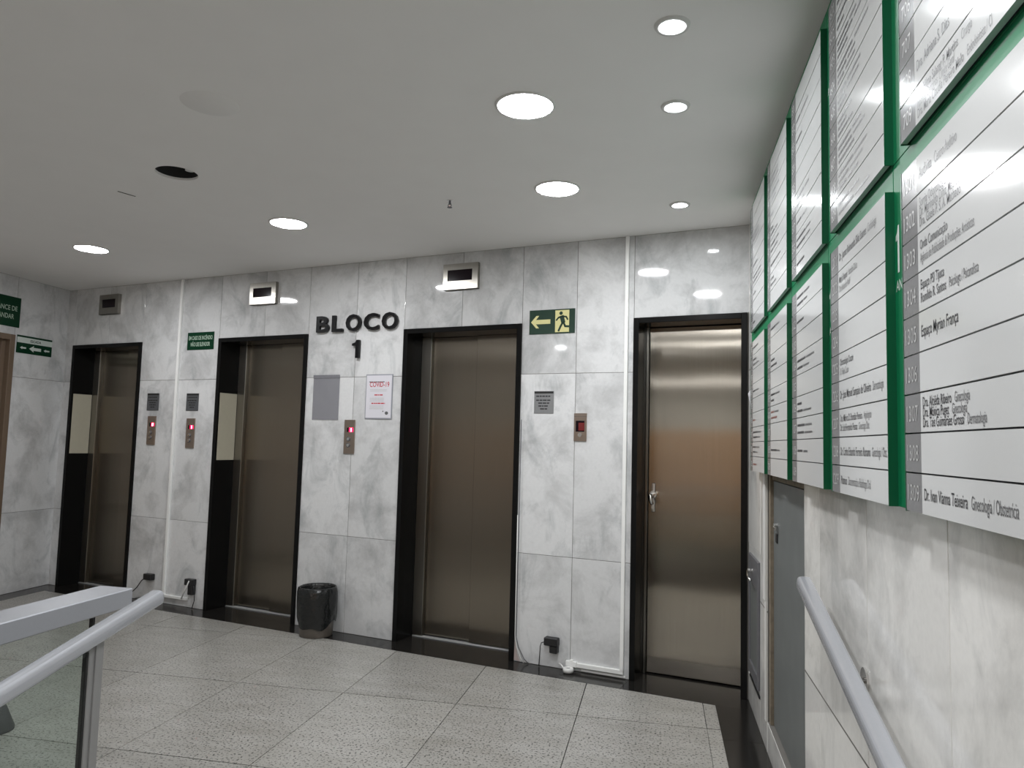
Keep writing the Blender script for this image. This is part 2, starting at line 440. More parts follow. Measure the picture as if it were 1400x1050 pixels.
# ---- wall behind the ramp: grey paint over tan panelling
b = MB(); b.box(XL - 0.2, XR + 0.2, YB - 0.2, YB, 1.72, 2.75, M['wall_paint'])
wall_front = struct(b.build('wall_front'))
b = MB()
nx = 8; wx = (XR - XL) / nx
for k in range(nx):
    pm = MB(); pm.box(XL + k * wx + 0.004, XL + (k + 1) * wx - 0.004, YB - 0.18, YB + 0.01, -0.6, 1.72, M['tan'], 0.003)
    pm.build('wall_panel', wall_front)

# ---- ceiling with the open lamp hole
HX, HY, HR = -2.336, 3.146, 0.098
b = MB()
h = 0.3
def cell(x0, x1, y0, y1): b.box(x0, x1, y0, y1, CZ, CZ + 0.1, M['ceiling'])
cell(XL - 0.3, XR + 0.3, YB - 0.3, HY - h); cell(XL - 0.3, XR + 0.3, HY + h, 6.6)
cell(XL - 0.3, HX - h, HY - h, HY + h); cell(HX + h, XR + 0.3, HY - h, HY + h)
t = bmesh.new(); n_ = 40
ci, sq = [], []
for k in range(n_):
    a = 2 * PI * k / n_; c_, s_ = math.cos(a), math.sin(a); q = h / max(abs(c_), abs(s_))
    ci.append((HX + HR * c_, HY + HR * s_)); sq.append((HX + q * c_, HY + q * s_))
lo_c = [t.verts.new((*p, CZ)) for p in ci]; lo_s = [t.verts.new((*p, CZ)) for p in sq]; hi_c = [t.verts.new((*p, CZ + 0.012)) for p in ci]
for k in range(n_):
    j = (k + 1) % n_
    t.faces.new((lo_c[k], lo_c[j], lo_s[j], lo_s[k])); t.faces.new((lo_c[k], lo_c[j], hi_c[j], hi_c[k]))
b.add(t, M['ceiling'])
ceiling = struct(b.build('ceiling'))

mk = MB(); mk.tube([(-2.828, 3.345, CZ), (-2.808, 3.39, CZ - 0.0005), (-2.79, 3.432, CZ)], 0.003, M['gasket'], 5); mk.build('crack', ceiling)
# ---- floor: grout bed, granite tiles clipped by the skewed border, black border slabs
YF = 1.98
floor = empty_struct('floor')
b = MB()
b.box(-1.66, XR + 0.2, YF, 6.4, -0.12, -0.008, M['grout'])
b.box(XL - 0.2, -1.66, YB - 0.2, 6.4, -0.12, -0.008, M['grout'])
b.build('floor_bed', floor)
def clip(poly, n, c):            # keep points with n.p >= c
    out = []
    for i in range(len(poly)):
        A, B = poly[i], poly[(i + 1) % len(poly)]; a, bb = A @ n - c, B @ n - c
        if a >= 0: out.append(A)
        if a * bb < 0: out.append(A + (B - A) * (a / (a - bb)))
    return out
N2 = Vector((N.x, N.y)); W2 = Vector((W.x, W.y)); DW = -4.302
XBL = XL + 0.18
def tile(poly, mat, name, parent, g=0.0024, th=0.03):
    c = sum(poly, Vector((0, 0))) / len(poly)
    if len(poly) < 3: return
    pts = []
    for p in poly:
        d = c - p
        pts.append(p + d.normalized() * min(g * 1.4, d.length * 0.3) - c)
    m_ = MB(); m_.poly([(p.x, p.y, 0) for p in pts], mat, (0, 0, -th))
    return m_.build(name, parent, loc=(c.x, c.y, random.uniform(-0.0004, 0.0)))
xs_ = [-5.381 + 0.6235 * k for k in range(10)] + [0.302]
xs_[-2] = 0.239
ys_ = [1.98, 2.90, 3.822, 4.744, 5.666, 6.59]
for i in range(len(xs_) - 1):
    for j in range(len(ys_) - 1):
        p = [Vector((xs_[i], ys_[j])), Vector((xs_[i + 1], ys_[j])), Vector((xs_[i + 1], ys_[j + 1])), Vector((xs_[i], ys_[j + 1]))]
        p = clip(p, N2, DW + 0.18); 
        if p: p = clip(p, Vector((1, 0)), XBL)
        if len(p) >= 3: tile(p, M['granite'], 'granite_tile', floor)
for i in range(6):
    for j in range(8):
        x0, x1 = xs_[i], min(xs_[i + 1], -1.66); y1 = 1.98 - 0.92 * j
        p = clip([Vector((x0, y1 - 0.92)), Vector((x1, y1 - 0.92)), Vector((x1, y1)), Vector((x0, y1))], Vector((1, 0)), XBL)
        if len(p) >= 3 and x1 > x0: tile(p, M['granite'], 'granite_tile', floor)
# black border along the elevator wall
us = [-6.53, -5.6, -4.62, -3.72, -2.87, -1.97, -1.23, -0.30]
XB = Vector((-1, 0))
for a0, a1 in zip(us[:-1], us[1:]):
    p = [W2 * a0 + N2 * DW, W2 * a1 + N2 * DW, W2 * a1 + N2 * (DW + 0.18), W2 * a0 + N2 * (DW + 0.18)][::-1]
    p = clip(p, XB, -XR)
    if len(p) >= 3: tile(p, M['black_floor'], 'border_slab', floor, 0.0006)
for a0, a1 in doors_u:
    p = [W2 * a0 + N2 * (DW - 0.26), W2 * a1 + N2 * (DW - 0.26), W2 * a1 + N2 * DW, W2 * a0 + N2 * DW][::-1]
    tile(p, M['black_floor'], 'threshold_slab', floor, 0.0004)
yc = [1.98, 2.9, 3.7, 4.4]
for ya, yb in zip(yc[:-1], yc[1:]):
    p = clip([Vector((0.302, ya)), Vector((XR, ya)), Vector((XR, yb)), Vector((0.302, yb))], N2, DW + 0.18)
    if len(p) >= 3: tile(p, M['black_floor'], 'border_slab', floor, 0.0006)
for k in range(8):
    p = clip([Vector((XL, -1.5 + k)), Vector((XBL, -1.5 + k)), Vector((XBL, -0.5 + k)), Vector((XL, -0.5 + k))], N2, DW + 0.18)
    if len(p) >= 3: tile(p, M['black_floor'], 'border_slab', floor, 0.0006)
# the ramp going down past the camera
b = MB()
b.poly([(-1.66, YF, 0), (XR + 0.1, YF, 0), (XR + 0.1, -0.4, -0.52), (-1.66, -0.4, -0.52)], M['ramp'], (0, 0, -0.12))
b.box(-1.66, XR + 0.1, YB - 0.1, -0.4, -0.64, -0.52, M['ramp'])
b.box(-1.70, -1.66, YB, YF, -0.64, -0.005, M['black_floor'])
struct(b.build('floor_ramp'))

# ------------------------------------------------------------------ elevators and doors in the back wall
JW = 0.033
def granite_frame(root, w_):
    b = MB(); b.box(0, JW, -0.012, 0.205, 0, FH, M['black_granite'], 0.002); b.build('jamb', root)
    b = MB(); b.box(w_ - JW, w_, -0.012, 0.205, 0, FH, M['black_granite'], 0.002); b.build('jamb', root)
    b = MB(); b.box(JW, w_ - JW, -0.012, 0.205, FH - JW, FH, M['black_granite'], 0.002); b.build('lintel', root)
elev = [
    ('dark steel elevator entrance with black granite frame beside the corner, farthest elevator', 'beige'),
    ('dark steel elevator entrance in black granite frame left of the letters BLOCO', 'beige'),
    ('steel two-panel elevator entrance in black granite frame under the exit-arrow sign', None),
]
for (a0, a1), (lab, plate) in zip(doors_u[:3], elev):
    w_ = a1 - a0
    e = thing('elevator_entrance', lab, 'elevator', on_wall(a0), TH, 'elevator entrances in the marble wall')
    granite_frame(e, w_)
    top = FH - JW
    b = MB(); b.box(JW, JW + 0.078, 0.185, 0.215, 0.0, top, M['steel'], 0.002); b.box(JW + 0.072, JW + 0.078, 0.205, 0.24, 0, top, M['steel']); b.build('door_jamb', e)
    b = MB(); b.box(JW + 0.078, 0.485, 0.222, 0.245, 0.012, top, M['steel_door'], 0.002); b.build('door_panel', e)
    b = MB(); b.box(0.475, w_ - JW, 0.192, 0.216, 0.012, top, M['steel_door'], 0.002); b.build('door_panel', e)
    b = MB(); b.box(JW + 0.01, w_ - JW, 0.172, 0.25, 0.0, 0.007, M['sill'], 0.001)
    b.box(JW + 0.08, 0.48, 0.212, 0.219, 0.007, 0.010, M['black']); b.build('sill', e)
    if plate:
        b = MB(); b.box(JW, JW + 0.004, 0.006, 0.182, 1.155, 1.685, M['beige'], 0.001); b.build('notice_plate', e, 'beige blank plate on the frame')
a0, a1 = doors_u[3]
w_ = a1 - a0
d = empty_struct('door_1', on_wall(a0), TH)
d['label'] = 'brushed steel hinged door with chrome lever in a black granite frame'
granite_frame(d, w_)
b = MB(); b.box(JW, JW + 0.016, 0.17, 0.205, 0, FH - JW, M['steel'], 0.002); b.build('door_jamb', d)
b = MB(); b.box(JW + 0.02, w_ - JW - 0.002, 0.182, 0.222, 0.008, FH - JW - 0.003, M['steel_door_e4'], 0.002); b.build('door_leaf', d)
hx = JW + 0.052
b = MB(); b.box(hx - 0.012, hx + 0.012, 0.176, 0.182, 0.955, 1.13, M['chrome'], 0.003)
hd = b.build('door_handle', d, 'chrome lever handle')
b = MB(); b.cyl((hx + 0.002, 0.182, 1.062), (hx + 0.002, 0.15, 1.062), 0.022, M['chrome']); b.cyl((hx, 0.16, 1.062), (hx, 0.115, 1.062), 0.011, M['chrome'])
b.tube([(hx, 0.118, 1.066), (hx - 0.004, 0.112, 1.05), (hx - 0.002, 0.112, 1.03), (hx + 0.010, 0.114, 1.005)], 0.011, M['chrome'], 10)
b.build('lever', hd)
b = MB(); b.cyl((hx, 0.178, 0.985), (hx, 0.164, 0.985), 0.012, M['chrome'], seg=16); b.build('lock_cylinder', hd)

# left-wall door, mostly beyond the frame edge
d2 = empty_struct('door_2', (XL, 4.25, 0), PI / 2)
b = MB(); b.box(0, 0.05, -0.012, 0.12, 0, 2.137, M['brown'], 0.002); b.build('jamb', d2)
b = MB(); b.box(0.89, 0.94, -0.012, 0.12, 0, 2.137, M['brown'], 0.002); b.build('jamb', d2)
b = MB(); b.box(0.05, 0.89, -0.012, 0.12, 2.09, 2.137, M['brown'], 0.002); b.build('lintel', d2)
b = MB(); b.box(0.05, 0.85, 0.06, 0.10, 0.01, 2.09, M['brown_light'], 0.002); b.build('door_leaf', d2)
b = MB(); b.box(0.85, 0.89, 0.03, 0.10, 0.0, 2.09, M['brown'], 0.002); b.build('door_stop', d2)

# ------------------------------------------------------------------ ceiling lamps
def led_lamp(x, y, rad, label, group, hidden=False):
    t_ = thing('led_downlight', label, 'ceiling light', (x, y, CZ), 0, group)
    b = MB(); b.lathe([(rad * 0.97, -0.004), (rad * 0.985, -0.007), (rad * 1.07, -0.006), (rad * 1.09, 0.0)], M['trim_white'], 48); b.build('trim_ring', t_)
    b = MB(); b.lathe([(0.0005, -0.0045), (rad * 0.97, -0.0045)], M['led'], 48); b.build('diffuser', t_)
def spot_lamp(x, y, rad, label, group):
    t_ = thing('spot_downlight', label, 'spotlight', (x, y, CZ), 0, group)
    b = MB(); b.lathe([(rad * 1.02, 0.0), (rad * 1.05, -0.007), (rad * 1.5, -0.007), (rad * 1.6, 0.0)], M['trim_white'], 40); b.build('trim_ring', t_)
    b = MB(); b.lathe([(0.0005, -0.004), (rad * 0.96, -0.004)], M['spot'], 40); b.lathe([(rad * 0.96, -0.0042), (rad * 1.04, -0.0042)], M['cabinet_dark'], 40); b.build('lens', t_)
G1 = 'round lit LED panels in the ceiling'
for x, y, lab in [(-0.512, 2.662, 'largest and nearest of the round lit ceiling panels'), (-0.515, 3.583, 'round lit ceiling panel in front of the exit-arrow sign'),
                  (-2.188, 3.988, 'round lit ceiling panel in front of the letters BLOCO'), (-3.904, 4.406, 'round lit ceiling panel before the elevator nearest the corner')]:
    led_lamp(x, y, 0.106, lab, G1)
G2 = 'round lit LED panels over the ramp'
for x, y in [(-0.25, 0.86), (-1.05, 0.02), (-3.57, 0.42), (-0.3, -4.75), (-1.4, -4.75), (-2.6, -4.8), (-3.7, -4.85), (-4.7, -4.9)]:  # most panels along the front wall are added to brighten it and its reflection
    led_lamp(x, y, 0.075 if x == -3.57 else 0.106, 'unseen round LED ceiling panel over the ramp or added to light the hall behind it', G2)
G3 = 'small lit spotlights beside the directory boards'
for x, y, lab in [(0.024, 2.199, 'small lit ceiling spotlight nearest the camera, beside the directory boards'), (0.045, 2.747, 'small lit ceiling spotlight, middle of the row of three'),
                  (0.091, 3.905, 'small lit ceiling spotlight nearest the steel door')]:
    spot_lamp(x, y, 0.034, lab, G3)
t_ = thing('lamp_hole', 'dark round open lamp hole in the ceiling without its lamp', 'ceiling hole', (HX, HY, CZ))
b = MB(); b.lathe([(HR, 0.0115), (HR, 0.095), (0.002, 0.095)], M['hole'], 40); b.build('can', t_)
b = MB(); b.cyl((0.035, 0.05, 0.03), (0.035, 0.05, 0.09), 0.022, M['white'], seg=16); b.build('lamp_socket', t_)
b = MB(); b.tube([(0.035, 0.05, 0.085), (-0.02, 0.02, 0.05), (-0.045, -0.02, 0.07)], 0.004, M['white']); b.build('wire', t_)
t_ = thing('ceiling_cover_plate', 'round painted cover disc flush on the ceiling, unlit', 'cover plate', (-1.716, 2.48, CZ))
b = MB(); b.lathe([(0.0005, -0.003), (0.100, -0.003), (0.108, 0.0)], M['cover'], 48); b.build('disc', t_)
t_ = thing('sprinkler', 'small metal sprinkler head hanging from the ceiling', 'sprinkler', (-1.105, 3.699, CZ))
b = MB(); b.cyl((0, 0, 0), (0, 0, -0.004), 0.016, M['chrome']); b.build('rosette', t_)
b = MB(); b.cyl((0, 0, -0.004), (0, 0, -0.022), 0.006, M['cabinet_dark']); b.tube([(0.006, 0, -0.018), (0.009, 0, -0.028), (0.003, 0, -0.038)], 0.002, M['cabinet_dark']); b.tube([(-0.006, 0, -0.018), (-0.009, 0, -0.028), (-0.003, 0, -0.038)], 0.002, M['cabinet_dark']); b.build('sprinkler_frame', t_)
b = MB(); b.cyl((0, 0, -0.037), (0, 0, -0.039), 0.013, M['cabinet_dark']); b.build('deflector', t_)

# ------------------------------------------------------------------ fixtures on the elevator wall
for i, (a0, a1, z0, z1, lab) in enumerate([
    (-6.044, -5.80, 2.376, 2.548, 'steel floor-indicator box with dark window above the corner elevator'),
    (-4.291, -4.03, 2.364, 2.532, 'steel floor-indicator box with dark window left of the letters BLOCO'),
    (-2.553, -2.288, 2.368, 2.543, 'steel floor-indicator box with dark window above the two-panel elevator')]):
    w_, h_ = a1 - a0, z1 - z0
    t_ = thing('floor_indicator', lab, 'indicator', on_wall(a0, z0), TH, 'floor indicators above the elevators')
    b = MB()
    wx0, wx1, wz0, wz1 = w_ * 0.13, w_ * 0.84, h_ * 0.33, h_ * 0.76
    for bx in [(0, wx0, 0, h_), (wx1, w_, 0, h_), (wx0, wx1, 0, wz0), (wx0, wx1, wz1, h_)]: b.box(bx[0], bx[1], -0.03, 0, bx[2], bx[3], M['steel'])
    b.build('housing', t_)
    b = MB(); b.box(wx0, wx1, -0.024, -0.002, wz0, wz1, M['window']); b.build('display_window', t_)

def call_panel(a0, a1, z0, z1, lab, digit, two=True):
    w_, h_ = a1 - a0, z1 - z0
    t_ = thing('call_panel', lab, 'call panel', on_wall(a0, z0), TH, 'elevator call panels')
    b = MB(); b.box(0, w_, -0.008, 0, 0, h_, M['bronze'], 0.0015); b.build('face_plate', t_)
    if two:
        b = MB(); b.box(w_ * 0.28, w_ * 0.86, -0.0095, -0.006, h_ * 0.64, h_ * 0.77, M['window']); b.box(w_ * 0.5, w_ * 0.86, -0.0105, -0.009, h_ * 0.645, h_ * 0.765, M['red_led'])
        dw = b.build('display_window', t_)
        b = MB(); text_bm(b, digit, w_ * 0.69, h_ * 0.655, 0.034, M['red_core'], -0.0112, 0.03, 1.0, 'CENTER'); b.build('digit', dw)
        for zz in (0.43, 0.25):
            b = MB(); b.cyl((w_ * 0.46, -0.008, h_ * zz), (w_ * 0.46, -0.014, h_ * zz), 0.016, M['cabinet_dark'], seg=20); b.cyl((w_ * 0.46, -0.012, h_ * zz), (w_ * 0.46, -0.017, h_ * zz), 0.0105, M['chrome'], seg=20); b.build('call_button', t_)
    else:
        b = MB(); b.box(w_ * 0.16, w_ * 0.84, -0.0095, -0.006, h_ * 0.34, h_ * 0.73, M['window']); b.box(w_ * 0.38, w_ * 0.84, -0.0103, -0.009, h_ * 0.38, h_ * 0.66, M['red_dim']); b.build('display_window', t_)
        b = MB(); b.cyl((w_ * 0.5, -0.008, h_ * 0.22), (w_ * 0.5, -0.014, h_ * 0.22), 0.013, M['chrome'], seg=20); b.build('call_button', t_)
        b = MB(); b.box(0, w_, -0.0085, -0.008, h_ * 0.875, h_ * 0.885, M['cabinet_dark']); b.build('seam', t_)
call_panel(-5.367, -5.270, 1.257, 1.493, 'bronze call panel with red digit right of the corner elevator', '0')
call_panel(-4.917, -4.823, 1.241, 1.479, 'bronze call panel with red digit between the first two elevators', '1')
call_panel(-3.343, -3.251, 1.243, 1.484, 'bronze call panel with red digit under the COVID poster', '1')
call_panel(-1.598, -1.516, 1.372, 1.543, 'short bronze call panel with dim red window left of the steel door', '1', False)

rp = random.Random(3)
for a0, a1, z0, z1, lab, mat, ink in [
    (-5.393, -5.254, 1.540, 1.683, 'dark grey engraved notice plaque right of the corner elevator', 'plaque_dark', 'gasket'),
    (-4.937, -4.802, 1.540, 1.680, 'dark grey engraved notice plaque under the green fire sign', 'plaque_dark', 'gasket'),
    (-1.870, -1.737, 1.541, 1.681, 'pale grey engraved notice plaque right of the two-panel elevator', 'plaque', 'ink')]:
    w_, h_ = a1 - a0, z1 - z0
    t_ = thing('notice_plaque', lab, 'plaque', on_wall(a0, z0), TH, 'engraved notice plaques by the elevators')
    b = MB(); b.box(0, w_, -0.004, 0, 0, h_, M[mat], 0.001); b.build('plate', t_)
    b = MB(); b.box(0.002, w_ - 0.002, -0.0048, -0.0035, h_ * 0.89, h_ - 0.002, M['gasket'])
    for k, (q, ww) in enumerate([(0.74, 0.78), (0.56, 0.78), (0.43, 0.56), (0.30, 0.54), (0.17, 0.36)]):
        scribble(b, w_ * (0.5 - ww / 2), h_ * q, h_ * 0.055, w_ * ww, M[ink], rp, -0.0046)
    b.build('lettering', t_)

# BLOCO 1
t_ = thing('block_sign', 'black raised letters BLOCO 1 on the marble wall', 'sign', on_wall(-3.626, 1.92), TH)
x = 0.0
for ch, wch in zip('BLOCO', (0.115, 0.098, 0.132, 0.127, 0.132)):
    b = MB(); text_bm(b, ch, 0, 0, 0.166, M['letter'], 0.0, 0.02, 1, 'LEFT', 0.06, fit=wch)
    o = b.build('letter', t_, loc=(x, -0.016, 0.205)); x += wch + 0.027
b = MB(); one_bm(b, 0, 0, 0.062, 0.13, M['letter'], 0.009, 0.02); b.build('letter', t_, loc=(0.333, -0.016, 0.005))

# green fire sign
t_ = thing('fire_sign', 'dark green EM CASO DE INCÊNDIO sign between the first two elevators', 'sign', on_wall(-4.965, 2.033), TH)
b = MB(); b.box(0, 0.293, -0.004, 0, 0, 0.143, M['sign_green'], 0.001); b.build('board', t_)
b = MB(); text_bm(b, 'EM CASO DE INCÊNDIO', 0.1465, 0.082, 0.045, M['sign_pale'], -0.0046, 0.02, 1, 'CENTER', fit=0.262)
text_bm(b, 'NÃO USE ELEVADOR', 0.1465, 0.03, 0.045, M['sign_pale'], -0.0046, 0.02, 1, 'CENTER', fit=0.212); b.build('lettering', t_)

# exit sign with arrow and running figure
t_ = thing('exit_sign', 'dark green exit sign with pale yellow arrow and running figure', 'sign', on_wall(-1.916, 2.044), TH)
b = MB(); b.box(0, 0.31, -0.004, 0, 0, 0.155, M['exit_green'], 0.001); b.build('board', t_)
b = MB()
y_ = -0.0047
b.poly([(x_, y_, z_) for x_, z_ in [(0.012, 0.078), (0.048, 0.118), (0.068, 0.118), (0.046, 0.092), (0.145, 0.092), (0.145, 0.064), (0.046, 0.064), (0.068, 0.038), (0.048, 0.038)]], M['exit_yellow'])
b.build('arrow', t_)
b = MB(); b.poly([(x_, y_, z_) for x_, z_ in [(0.178, 0.008), (0.272, 0.008), (0.272, 0.147), (0.178, 0.147)]], M['exit_yellow'])
b.build('doorway_mark', t_)
b = MB(); y_ = -0.0053
def limb(pts, w0):
    for (xa, za), (xb, zb) in zip(pts[:-1], pts[1:]):
        dx, dz = xb - xa, zb - za; L_ = math.hypot(dx, dz); nx_, nz_ = -dz / L_ * w0, dx / L_ * w0
        ex, ez = dx / L_ * w0 * 0.5, dz / L_ * w0 * 0.5
        b.poly([(xa - ex + nx_, y_, za - ez + nz_), (xa - ex - nx_, y_, za - ez - nz_), (xb + ex - nx_, y_, zb + ez - nz_), (xb + ex + nx_, y_, zb + ez + nz_)], M['exit_green'])
b.poly([(0.217 + 0.0115 * math.cos(k * PI / 8), y_, 0.128 + 0.0115 * math.sin(k * PI / 8)) for k in range(16)], M['exit_green'])
limb([(0.222, 0.106), (0.232, 0.072)], 0.014)
limb([(0.222, 0.108), (0.200, 0.100), (0.186, 0.084)], 0.0052)
limb([(0.226, 0.108), (0.252, 0.104), (0.262, 0.086)], 0.0052)
limb([(0.230, 0.070), (0.215, 0.044), (0.202, 0.016)], 0.0066)
limb([(0.234, 0.070), (0.246, 0.044), (0.272, 0.042)], 0.0066)
b.build('running_figure', t_)

# poster and blank sheet
t_ = thing('poster', 'white COVID-19 notice with red heading in a grey frame', 'poster', on_wall(-3.172, 1.492), TH)
b = MB(); b.box(0, 0.227, -0.005, 0, 0, 0.315, M['poster_frame'], 0.001); b.build('frame', t_)
b = MB(); b.box(0.007, 0.220, -0.0062, -0.004, 0.008, 0.307, M['paper']); b.build('sheet', t_)
b = MB(); y_ = -0.007
text_bm(b, 'COVID-19', 0.118, 0.226, 0.05, M['red_ink'], y_, 0.01, 1, 'CENTER', fit=0.165)
scribble(b, 0.03, 0.258, 0.006, 0.13, M['ink_grey'], rp, y_)
scribble(b, 0.078, 0.165, 0.008, 0.075, M['red_ink'], rp, y_)
scribble(b, 0.055, 0.106, 0.008, 0.115, M['red_ink'], rp, y_)
for z_ in (0.205, 0.195, 0.145, 0.135, 0.125, 0.09, 0.08, 0.07): scribble(b, 0.04, z_, 0.0035, 0.14 if z_ > 0.15 else 0.12, M['num'], rp, y_)
b.poly([(0.185 + 0.014 * math.cos(k * PI / 8), y_, 0.042 + 0.012 * math.sin(k * PI / 8)) for k in range(16)], M['ink_grey'])
b.poly([(0.155 + 0.005 * math.cos(k * PI / 4), y_, 0.054 + 0.005 * math.sin(k * PI / 4)) for k in range(8)], M['ink_grey'])
b.build('lettering', t_)
m, nt, bs, nn, ln = nodes_of('grey_acrylic')
bs.inputs['Base Color'].default_value = (0.32, 0.32, 0.35, 1); bs.inputs['Roughness'].default_value = 0.15; bs.inputs['Alpha'].default_value = 0.5
M['acrylic'] = m
t_ = thing('acrylic_holder', 'empty grey acrylic notice holder left of the COVID poster', 'notice holder', on_wall(-3.643, 1.481), TH)
b = MB(); b.box(0, 0.238, -0.005, -0.001, 0, 0.328, m, 0.001); b.build('sheet', t_)
b = MB(); b.box(0.0, 0.238, -0.008, -0.005, 0.305, 0.328, m); b.build('top_fold', t_)

# white cable trunking
t_ = thing('cable_trunking', 'white cable trunking between the first two elevators turning right at the floor', 'trunking', on_wall(-5.062, 0.0), TH)
b = MB(); b.box(0, 0.024, -0.02, 0, 0.066, 2.622, M['trunk'], 0.002); b.build('upright', t_)
b = MB(); b.box(0.0, 0.275, -0.016, 0, 0.052, 0.074, M['trunk'], 0.002); b.build('foot_run', t_)
t_ = thing('cable_trunking', 'white cable trunking beside the steel door turning left at the floor', 'trunking', on_wall(-1.272, 0.0), TH)
b = MB(); b.box(-0.011, 0.011, -0.018, 0, 0.04, 2.622, M['trunk'], 0.002); b.build('upright', t_)
b = MB(); b.box(-0.335, 0.011, -0.018, 0, 0.026, 0.052, M['trunk'], 0.002); b.box(-0.345, -0.275, -0.021, 0, 0.025, 0.058, M['trunk'], 0.002); b.box(-0.32, -0.30, -0.021, 0, 0.055, 0.066, M['trunk'], 0.002); b.build('foot_run', t_)
b = MB(); b.box(-0.25, 0.02, -0.007, 0, 0.006, 0.018, M['trunk'], 0.001); b.build('base_strip', t_)

# power adapters
for a0, z0, lab, kind in [(-5.258, 0.160, 'black power adapter in the socket right of the corner elevator', 0), (-4.795, 0.165, 'black power adapter with white cable left of the second elevator', 1),
                          (-1.752, 0.122, 'black power adapter with thin cable right of the two-panel elevator', 2)]:
    t_ = thing('power_adapter', lab, 'adapter', on_wall(a0, z0), TH, 'power adapters plugged in along the wall')
    b = MB(); b.box(0, 0.088, -0.045, 0, 0.012, 0.060, M['black'], 0.004)
    if kind: b.box(0.035, 0.085, -0.04, 0, -0.03 if kind == 2 else -0.06, 0.014, M['black'], 0.004)
    b.build('housing', t_)
    b = MB(); zb = -z0 + 0.004
    if kind == 0:
        b.tube([(0.002, -0.03, 0.02), (-0.03, -0.03, 0.0), (-0.08, -0.03, -0.06), (-0.13, -0.03, -0.10), (-0.15, -0.04, zb)], 0.004, M['black']); b.tube([(-0.12, -0.04, zb), (0.0, -0.05, zb + 0.03), (0.1, -0.03, zb + 0.02), (0.19, -0.03, zb + 0.006)], 0.003, M['black'])
    elif kind == 1:
        b.tube([(0.08, -0.03, 0.03), (0.105, -0.03, -0.04), (0.105, -0.03, -0.10), (0.085, -0.03, zb)], 0.003, M['black'])
        b.tube([(0.06, -0.05, 0.05), (0.02, -0.05, -0.03), (-0.03, -0.035, -0.10)], 0.005, M['white'])
    else:
        b.tube([(0.002, -0.03, 0.03), (-0.02, -0.03, 0.022), (-0.027, -0.03, 0.0), (-0.033, -0.03, zb)], 0.0028, M['black'])
    b.build('cable', t_)
t_ = thing('socket_ring', 'round white cable socket lying on the black border by the trunking', 'socket', O + W * -1.585 + N * 0.055, TH)
b = MB(); b.lathe([(0.017, 0.0), (0.03, 0.004), (0.033, 0.018), (0.028, 0.03), (0.016, 0.03), (0.015, 0.022), (0.002, 0.022)], M['white'], 24); b.build('body', t_)
b = MB(); b.cyl((0, 0, 0.022), (0, 0, 0.026), 0.012, M['cabinet_dark']); b.build('contact', t_)
b = MB(); b.tube([(-0.028, 0, 0.02), (-0.05, 0.02, 0.03), (-0.075, 0.04, 0.035)], 0.005, M['white']); b.build('cable', t_)
t_ = thing('loose_wire', 'thin white and dark wires hanging at the two-panel elevator frame', 'wire', on_wall(-1.962, 0.0), TH)
b = MB(); b.tube([(0.004, -0.016, 0.9), (0.006, -0.016, 0.3), (0.008, -0.018, 0.16), (0.02, -0.018, 0.09), (0.05, -0.02, 0.03), (0.07, -0.02, 0.004)], 0.003, M['white']); b.build('strand', t_)
b = MB(); b.tube([(0.010, -0.010, 1.5), (0.011, -0.010, 0.3), (0.012, -0.012, 0.15), (0.03, -0.012, 0.09), (0.07, -0.012, 0.025), (0.1, -0.014, 0.004)], 0.003, M['cabinet_dark']); b.build('strand', t_)

# ------------------------------------------------------------------ signs on the left wall
t_ = thing('level_sign', 'dark green sign with pale words ending ANDAR on the left wall', 'sign', (XL, 4.56, 2.200), PI / 2)
b = MB(); b.box(0, 0.665, -0.004, 0, 0, 0.250, M['sign_green'], 0.001); b.build('board', t_)
b = MB(); text_bm(b, 'ALCANCE DE', 0.632, 0.135, 0.056, M['sign_pale'], -0.0047, 0.01, 1, 'RIGHT', fit=0.275); text_bm(b, 'ANDAR', 0.604, 0.066, 0.056, M['sign_pale'], -0.0047, 0.01, 1, 'RIGHT', fit=0.15); b.build('lettering', t_)
t_ = thing('arrow_sign', 'green sign with white band and three left arrows on the left wall', 'sign', (XL, 5.212, 1.995), PI / 2)
b = MB(); b.box(0, 0.366, -0.004, 0, 0, 0.150, M['sign_green'], 0.001); b.build('board', t_)
b = MB(); y_ = -0.0045
b.poly([(0.001, y_, 0.088), (0.365, y_, 0.088), (0.365, y_, 0.134), (0.001, y_, 0.134)], M['sign_white']); b.build('white_band', t_)
b = MB(); y_ = -0.0052
text_bm(b, 'ESCADA', 0.19, 0.1, 0.03, M['sign_green'], y_, 0.02, 1, 'CENTER', fit=0.11)
for cx, sc in [(0.065, 0.5), (0.19, 1.0), (0.31, 0.5)]:
    b.poly([(cx + x_ * sc, y_, 0.046 + z_ * sc) for x_, z_ in [(-0.065, 0), (-0.015, 0.028), (-0.02, 0.013), (0.06, 0.013), (0.06, -0.013), (-0.02, -0.013), (-0.015, -0.028)]], M['sign_white'])
b.build('lettering', t_)

